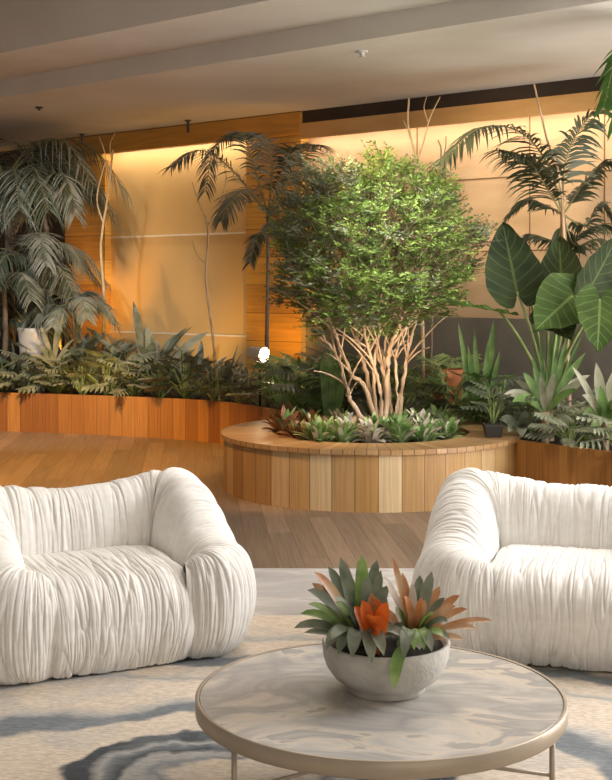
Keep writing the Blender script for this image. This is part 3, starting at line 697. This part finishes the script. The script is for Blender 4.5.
part(fg[0], 'foliage', ['tree', 'darkbark'], root); o = part(fg[1], 'foliage', ['treepale', 'darkbark'], root); o['label'] = 'dull grey green foliage at the crown edge'

# ------------------------------------------------------------------ small leafy plants
def rosette(mb, c, n, ln, wd, up, seed, spread=(.3, 1.2), mi=0, prof=lance, arch_=.25):
    rnd = random.Random(seed)
    for k in range(n):
        a = 2*PI*k/n*2.4+rnd.uniform(-.4, .4); el = rnd.uniform(*spread); l = ln*rnd.uniform(.7, 1.15)
        h = V(math.cos(a), math.sin(a), 0); tip = c+h*l*math.cos(el)+V(0, 0, l*math.sin(el)*up)
        pts = bez(c+h*.02, c.lerp(tip, .45)+V(0, 0, l*arch_), tip, 6)
        mb.blade(pts, wd*rnd.uniform(.8, 1.15), V(-h.x*.4, -h.y*.4-.35, 1), mi, prof, .25)
def split_leaf(mb, p0, p1, wd, nrm, mi=0, lobes=6):
    "pinnately lobed blade"
    ax = p1-p0; L = ax.length; t = ax.normalized(); a = t.cross(nrm)
    if a.length < .1: a = t.cross(V(1, 0, 0))
    a.normalize()
    mb.blade([p0, p0.lerp(p1, .5), p1], wd*.18, nrm, mi, lambda x: 1-x*.6)
    for k in range(lobes):
        x = k/(lobes-.5); q = p0.lerp(p1, x); l = wd*.5*(1-.45*x)*(1.0 if k else .85)
        for sg in (1, -1):
            dr = (a*sg*(1-.35*x)+t*(.25+.7*x)).normalized(); e = q+dr*l-V(0, 0, l*.22)
            mb.blade([q, q.lerp(e, .5)+V(0, 0, l*.06), e], L/lobes*.85, nrm, mi, lambda x: (.75, 1, .12)[round(x*2)], .1)
def philodendron_mesh(root, seed, n=20, ln=.55, mt='phil', lw=.26):
    rnd = random.Random(seed); st = MB(); fo = MB()
    for k in range(n):
        a = 2*PI*k/n*3.3+rnd.uniform(-.3, .3); el = rnd.uniform(.25, 1.35); l = ln*rnd.uniform(.55, 1.05); h = V(math.cos(a), math.sin(a), 0)
        j = h*l*.6*math.cos(el)+V(0, 0, l*.85*math.sin(el)+.06); st.tube(bez(h*.01, j*.5+V(0, 0, .08), j, 4), (.006, .004), 5)
        tip = j+h*(.20+.08*rnd.random())*(.5+.5*math.cos(el))+V(0, 0, .13*math.sin(el)-.06)
        split_leaf(fo, j, tip, lw*rnd.uniform(.8, 1.1), V(-h.x*.4, -h.y*.3-.5, .9))
    st.build('stalks', 'petiole', root); fo.build('foliage', mt, root)
def lance_mesh(root, seed, n=14, ln=.6, wd=.085, mt='lance', up=1.0, spread=(.55, 1.45)):
    rnd = random.Random(seed); st = MB(); fo = MB()
    for k in range(n):
        a = 2*PI*k/n*2.6+rnd.uniform(-.3, .3); el = rnd.uniform(*spread); l = ln*rnd.uniform(.65, 1.1); h = V(math.cos(a), math.sin(a), 0)
        j = h*l*.35*math.cos(el)+V(0, 0, l*.40*math.sin(el)); tip = h*l*math.cos(el)*1.1+V(0, 0, l*math.sin(el)*up)
        st.tube([h*.01, j*.5, j], (.006, .004), 5)
        fo.blade(bez(j, j.lerp(tip, .5)+V(0, 0, l*.08), tip, 6), wd*rnd.uniform(.8, 1.2), V(-h.x*.5, -h.y*.4-.5, .7), 0, lance, .2)
    st.build('stalks', 'petiole', root); fo.build('foliage', mt, root)
SZ = .37
# left bed: front row of split-leaf philodendrons, lance-leaved plants between and behind
def edge_y(x):
    for a, b in zip(lp, lp[1:]):
        if a.x <= x <= b.x: return a.y+(b.y-a.y)*(x-a.x)/(b.x-a.x+1e-9)
    return lp[-1].y
fr_px = [4, 30, 56, 82, 108, 134, 160, 186, 214, 240, 262, 284]
protos = []
for i, px in enumerate(fr_px):
    d = 13.6
    for _ in range(6): x = (px-CX)/F*d; d = edge_y(x)+.30
    lb = f'split-leaf philodendron, {ORD[i]} from the left along the front of the left planter'
    if len(protos) < 3:
        r0 = empty('philodendron', (x, d, SZ), lb, 'plant', 'split-leaf plants along the left planter'); philodendron_mesh(r0, 30+i); protos.append(r0)
    else: dup(protos[i % 3], (x, d, SZ), random.uniform(0, 6), random.uniform(.85, 1.05)*(.52 if i in (9, 10) else 1), lb)
protos = []
bk = [(18, .95), (64, 1.0), (80, 1.2), (100, 1.05), (124, .8), (146, 1.35), (160, .9), (182, .85), (200, .8), (226, .8), (246, .6)]
for i, (px, sc_) in enumerate(bk):
    d = 14
    for _ in range(6): x = (px-CX)/F*d; d = edge_y(x)+.85
    lb = f'grey green lance-leaved plant, {ORD[i]} from the left behind the philodendrons in the left planter'
    if len(protos) < 3:
        r0 = empty('lance_leaf_plant', (x, d, SZ), lb, 'plant', 'lance-leaved plants in the left planter'); lance_mesh(r0, 60+i, ln=.72, wd=.10); r0.scale = (sc_,)*3; protos.append(r0)
    else: dup(protos[i % 3], (x, d, SZ), random.uniform(0, 6), sc_, lb)
# white pot in the corner, pale leaves in front of it
d = 14.2; x = P(33, 0, d).x
root = empty('plant_pot', (x, d, SZ), 'tall white glazed pot in the left corner among the palms', 'pot')
mb = MB(); mb.lathe([(.001, 0), (.10, 0), (.115, .05), (.165, .70), (.172, .745), (.165, .75), (.150, .74), (.145, .66)], n=36); mb.build('pot_body', 'white', root)
mb = MB(); mb.lathe([(.001, .70), (.150, .69)], n=24); mb.build('soil', 'soil', root)
r0 = empty('strap_leaf_plant', (P(52, 0, 13.95).x, 13.95, SZ), 'plant with long pale cream strap leaves beside the white pot', 'plant')
mb = MB()
for tx, ty, wd in ((30, 356, .05), (36, 345, .06), (40, 325, .045), (58, 320, .05), (70, 350, .05), (48, 350, .06), (76, 338, .04), (64, 312, .04)):
    a = P(54, 368, 13.95); b = P(tx, ty, 13.8); mb.blade(arch(a, b, .10), wd, (0, -1, .6), 0, lance)
a = P(54, 368, 13.95); mb.tube([V(a.x, 13.95, SZ), a], .02, 6); part(mb, 'foliage', 'strappale', r0)

# behind the tree: dark philodendrons, sansevieria, terracotta pot
protos = []
for i, (px, d, sc_, gm) in enumerate([(300, 12.0, 1.0, 0), (318, 11.75, 1.05, 0), (345, 11.9, 1.1, 1), (372, 11.8, 1.0, 0), (400, 11.7, 1.0, 1), (426, 11.5, 1.05, 0), (450, 11.0, 1.0, 0), (476, 10.75, .9, 1), (500, 10.6, .9, 0)]):
    x = (px-CX)/F*d
    lb = f'dark split-leaf philodendron, {ORD[i]} from the left in the shade behind the round planter'
    if i < 2:
        r0 = empty('philodendron', (x, d, SZ), lb, 'plant', 'shaded split-leaf plants behind the tree'); philodendron_mesh(r0, 90+i, 22, .62, ['philgreen', 'phil'][i]); protos.append(r0)
    else: dup(protos[gm], (x, d, SZ), random.uniform(0, 6), sc_, lb)
# bright split-leaf plant beside the lamp
r0 = empty('philodendron', (P(300, 0, 11.9).x, 11.9, SZ), 'brightly lit split-leaf philodendron right beside the glowing garden lamp', 'plant'); philodendron_mesh(r0, 130, 22, .58, 'philgreen', .28)
r0 = empty('sansevieria', (P(332, 0, 11.35).x, 11.35, SZ), 'upright sword-leaved green plant left of the tree stems', 'plant')
mb = MB()
for tx, ty, bx in ((322, 352, 328), (331, 345, 331), (339, 356, 334), (326, 362, 330), (345, 368, 335), (333, 372, 332)):
    b = P(bx, 440, 11.35); b.z = SZ; mb.blade(arch(b, P(tx, ty, 11.3), 0), .075, (0, -1, .1), 0, lambda x: (.7+.3*math.sin(x*2.5))*(1-x**6), .3)
part(mb, 'foliage', 'strap', r0)
d = 11.35; root = empty('plant_pot', (P(446, 0, d).x, d, SZ), 'round terracotta pot in the shade right of the leafy tree', 'pot')
mb = MB(); mb.lathe([(.001, 0), (.08, 0), (.10, .03), (.15, .30), (.165, .42), (.172, .47), (.160, .475), (.15, .44)], n=32); mb.build('pot_body', 'terra', root)
mb = MB(); mb.lathe([(.001, .43), (.152, .43)], n=24); mb.build('soil', 'soil', root)
r0 = empty('strap_leaf_plant', (P(483, 0, 10.7).x, 10.7, SZ), 'tall narrow strap-leaved plant between terracotta pot and elephant ear', 'plant')
mb = MB()
for tx, ty, wd in ((458, 322, .05), (474, 326, .05), (494, 318, .075), (488, 340, .05), (468, 345, .06), (500, 350, .05)):
    b = P(481+(tx-481)*.2, 440, 10.7); b.z = SZ; mb.blade(arch(b, P(tx, ty, 10.6), .05), wd, (0, -1, .2), 0, lance)
part(mb, 'foliage', 'strap', r0)

# ground cover of the round planter: separate small plants
random.seed(5); protos = {}
rows = [('back', .30, [-.50, -.24, .28, .55]), ('middle', -.02, [-.66, -.44, -.22, .20, .42, .64]), ('front', -.33, [-.58, -.38, -.19, 0.0, .19, .38, .58]), ('rim', -.58, [-.40, -.20, 0, .20, .40])]
kinds = {'back': 'gpggg'}; kd = {('back', 0): 'b', ('back', 1): 'p', ('back', 2): 'g', ('back', 3): 'g', ('middle', 0): 'b', ('middle', 1): 'b', ('middle', 2): 'p', ('middle', 3): 'g', ('middle', 4): 'p', ('middle', 5): 'g',
    ('front', 0): 'b', ('front', 1): 'g', ('front', 2): 'p', ('front', 3): 'g', ('front', 4): 'g', ('front', 5): 'p', ('front', 6): 'g', ('rim', 0): 'g', ('rim', 1): 'g', ('rim', 2): 'p', ('rim', 3): 'g', ('rim', 4): 'g'}
desc = {'g': ('gc', 'bright green'), 'p': ('gcpale', 'pale cream'), 'b': ('gcbronze', 'bronze red')}
for rn, dy, xs in rows:
    for i, dx in enumerate(xs):
        k = kd[(rn, i)]; loc = (RC.x+dx+random.uniform(-.03, .03), RC.y+dy, .375)
        lb = f'low {desc[k][1]} leafy plant, {ORD[i]} from the left in the {rn if rn != "rim" else "frontmost"} row under the tree'
        if k not in protos:
            r0 = empty('ground_cover_plant', loc, lb, 'plant', 'low plants under the tree')
            mb = MB(); rosette(mb, V(0, 0, .02), 44, .20, .048, 1.0, 200+i+ord(k), (.15, 1.25)); mb.build('foliage', desc[k][0], r0)
            mb = MB(); rosette(mb, V(0, 0, .02), 12, .20, .042, 1.0, 300+i, (.5, 1.3)); mb.build('foliage', 'gc' if k != 'g' else 'gcpale', r0)
            protos[k] = r0
        else: dup(protos[k], loc, random.uniform(0, 6), random.uniform(.9, 1.2), lb)

# little black nursery pot on the planter rim
d = 9.62; x = P(493, 0, d).x
root = empty('nursery_pot', (x, d, .44), 'small square black nursery pot on the rim of the round planter', 'pot')
mb = MB(); q = .055; Q = .07
mb.hexa([(-q, -q, 0), (q, -q, 0), (q, q, 0), (-q, q, 0), (-Q, -Q, .09), (Q, -Q, .09), (Q, Q, .09), (-Q, Q, .09)]); mb.box(-Q-.005, Q+.005, -Q-.005, Q+.005, .082, .10); mb.build('pot_body', 'black', root, False)
mb = MB(); mb.box(-.06, .06, -.06, .06, .099, .103); mb.build('soil', 'soil', root, False)
r0 = empty('fern', (x, d, .543), 'small dark fern growing in the black nursery pot', 'plant'); philodendron_mesh(r0, 140, 14, .24, 'palmdark', .10)

# ------------------------------------------------------------------ elephant ear (big leaves at right)
def heart_leaf(base, tip, wd, nrm, mt, root, curl=.12, name='leaf'):
    ax = tip-base; L = ax.length; t = ax.normalized(); a = t.cross(Vector(nrm)).normalized(); n = a.cross(t).normalized()
    mb = MB(); nu, nv = 16, 22; ids = []
    for j in range(nv+1):
        y = j/nv; yy = -.22+1.22*y
        hw = wd*.5*(math.sin(PI*min(1, (y*.97+.03))**.62)**.75 if y < 1 else 0)
        row = []
        for i in range(nu+1):
            x = (i/nu-.5)*2
            lob = 0
            yl = yy
            if yy < 0: # sinus: inner margin of the lobes pulls back to the petiole
                if abs(x) < .45: yl = yy*(abs(x)/.45)**.7
            wv = .012*math.sin(y*26+x*2)*abs(x)
            p = base+t*(L*yl)+a*(hw*x)+n*(curl*wd*(x*x)+wv-curl*L*.6*(max(0, yy)**2))
            row.append(mb.add(p, (x, y)))
        ids.append(row)
    for j in range(nv):
        for i in range(nu): mb.face((ids[j][i], ids[j][i+1], ids[j+1][i+1], ids[j+1][i]))
    return part(mb, name, mt, root)
EB = V(P(548, 0, 9.95).x, 9.95, SZ)
root = empty('elephant_ear', EB, 'elephant ear plant with huge dark heart-shaped leaves at the right', 'plant')
mb = MB(); mb.tube([EB, EB+V(-.01, 0, .25), EB+V(.0, 0, .42)], (.05, .04), 10); part(mb, 'stem', 'bark', root)
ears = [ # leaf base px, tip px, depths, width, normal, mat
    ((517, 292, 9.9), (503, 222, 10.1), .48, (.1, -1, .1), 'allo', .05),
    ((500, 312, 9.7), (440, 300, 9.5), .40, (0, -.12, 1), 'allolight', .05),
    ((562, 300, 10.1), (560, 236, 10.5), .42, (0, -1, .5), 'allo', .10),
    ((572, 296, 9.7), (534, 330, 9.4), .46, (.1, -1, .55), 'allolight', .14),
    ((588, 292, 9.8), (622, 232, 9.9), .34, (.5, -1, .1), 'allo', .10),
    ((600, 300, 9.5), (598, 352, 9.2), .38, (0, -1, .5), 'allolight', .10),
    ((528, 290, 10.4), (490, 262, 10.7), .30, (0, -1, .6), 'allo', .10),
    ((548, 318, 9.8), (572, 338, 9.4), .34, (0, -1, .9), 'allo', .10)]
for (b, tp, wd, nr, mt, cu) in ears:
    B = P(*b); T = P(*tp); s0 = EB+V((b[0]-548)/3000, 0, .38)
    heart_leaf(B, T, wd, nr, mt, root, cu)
    mb = MB(); mb.tube(bez(s0, s0.lerp(B, .5)+V(0, 0, .12), B, 8), (.018, .010), 7); part(mb, 'petiole', 'petiole', root)
# strap-leaved plants along the right planter
def strap_plant(base_px, d, top_y, tips, label, trunk_r=.03, mats=('strap', 'strappale')):
    b = V(P(base_px, 0, d).x, d, SZ); root = empty('crinum', b, label, 'plant', 'strap-leaved plants in the right planter')
    c = P(base_px, top_y, d); mb = MB(); mb.tube([b, b.lerp(c, .5), c], [trunk_r, trunk_r*.9, trunk_r*1.2], 8); part(mb, 'stem', 'bark', root)
    mm = [MB(), MB()]
    for tx, ty, dd, wd, up, k in tips:
        mm[k].blade(arch(c+V((tx-base_px)/(900 if ty < 345 else 3000), 0, 0), P(tx, ty, d+dd), up, 8), wd, (0, -1, .45), 0, lance, .3)
    part(mm[0], 'foliage', mats[0], root)
    if mm[1].v: part(mm[1], 'foliage', mats[1], root)['label'] = 'pale streaked leaves'
strap_plant(545, 9.62, 412, [(504, 394, -.1, .085, .10, 1), (512, 402, -.2, .08, .12, 0), (532, 355, .1, .05, .02, 0), (540, 328, .15, .034, .0, 0), (551, 328, .1, .034, 0, 0), (560, 330, .05, .036, 0, 0),
    (570, 326, .1, .040, 0, 0), (583, 333, .1, .034, .02, 0), (586, 352, 0, .06, .04, 0), (588, 380, -.1, .07, .08, 1), (590, 375, .2, .07, .08, 1), (578, 390, -.2, .06, .08, 0), (515, 380, .2, .06, .08, 1), (523, 372, 0, .07, .06, 0), (555, 372, -.1, .06, .04, 1), (540, 375, -.15, .06, .03, 1), (567, 350, .2, .05, 0, 0), (508, 408, .1, .06, .10, 0)],
    'tall strap-leaved plant on a short stem in the right planter')
strap_plant(605, 9.3, 422, [(572, 366, -.05, .05, .05, 1), (596, 362, 0, .085, .0, 1), (612, 372, 0, .075, 0, 1), (582, 395, -.1, .07, .08, 1), (583, 415, -.1, .07, .10, 0), (628, 380, 0, .08, .05, 0), (600, 385, -.1, .08, .0, 0), (590, 440, -.15, .07, .14, 0), (615, 398, -.15, .08, .02, 0), (640, 405, 0, .08, .08, 0), (600, 405, -.2, .08, .04, 0)],
    'leafy variegated plant at the right edge of the right planter')
strap_plant(519, 9.75, 430, [(500, 420, -.1, .09, .06, 0), (508, 432, -.15, .09, .06, 0), (535, 425, -.1, .09, .06, 0), (522, 438, -.2, .09, .08, 0), (528, 410, .1, .06, .04, 0)], 'low broad-leaved plant in the gap right of the round planter', .015, ('phil', 'phil'))
# dark filler plants low in the right planter
protos = []
for i, (px, d) in enumerate([(530, 10.4), (562, 10.0), (585, 9.9), (612, 9.7), (570, 9.35), (625, 8.95)]):
    x = (px-CX)/F*d; lb = f'dark low philodendron, {ORD[i]} from the back left under the big leaves at right'
    if i == 0: r0 = empty('philodendron', (x, d, SZ), lb, 'plant', 'dark low plants in the right planter'); philodendron_mesh(r0, 170, 18, .42, 'phil', .22); protos.append(r0)
    else: dup(protos[0], (x, d, SZ), random.uniform(0, 6), random.uniform(.8, 1.0), lb)

# ------------------------------------------------------------------ garden lamp and ceiling fixtures
LP = P(260, 354, 12.3)
root = empty('garden_spotlight', V(LP.x, LP.y, SZ), 'white cylindrical garden spotlight glowing at the foot of the middle palm', 'lamp')
ax = V(.75, -.66, -.06).normalized(); a0 = LP-ax*.14; a1 = LP+ax*.06
mb = MB(); mb.tube([a0, a0+ax*.02, a1-ax*.01, a1], [.045, .065, .068, .072], 20, 0, False); mb.tube([a0-ax*.002, a0], .045, 20); hs = part(mb, 'housing', 'white', root)
mb = MB(); mb.tube([a1-ax*.012, a1-ax*.006], .060, 20); part(mb, 'lens', 'lens', root).parent = hs
mb = MB(); mb.tube([V(LP.x, LP.y, SZ), V(LP.x, LP.y, LP.z-.06)], .012, 8); part(mb, 'stake', 'black', root)
spot('garden_spot_beam', a1+ax*.02, a1+ax*2+V(0, 0, .6), 110, 14, (1, .85, .6), .5, .05)
for (px, py, d, ln, rr, mt, lb) in ((188, 120, 14.0, .13, .016, 'black', 'black sprinkler pipe hanging from the ceiling above the tan panel'), (82, 134, 15.2, .10, .014, 'black', 'small black sprinkler hanging above the left palms'),
                      (362, 51, 10.8, .03, .020, 'white', 'small white sprinkler head in the ceiling above the tree'), (39, 107, 12.6, .02, .018, 'black', 'tiny dark sprinkler head at the upper left of the ceiling')):
    dd = (HC-CZ)*F/(HY-py); p = V((px-CX)/F*dd, dd, HC)
    root = empty('ceiling_sprinkler', p, lb, 'sprinkler', 'ceiling sprinklers')
    mb = MB(); mb.lathe([(.001, 0), (rr*2.4, 0), (rr*2.4, -.012), (rr, -.014)], n=16); mb.build('flange', mt, root)
    mb = MB(); mb.lathe([(rr, -.013), (rr, -ln), (rr*.5, -ln-.01), (rr*1.5, -ln-.014), (.001, -ln-.016)], n=16); mb.build('nozzle', mt, root)
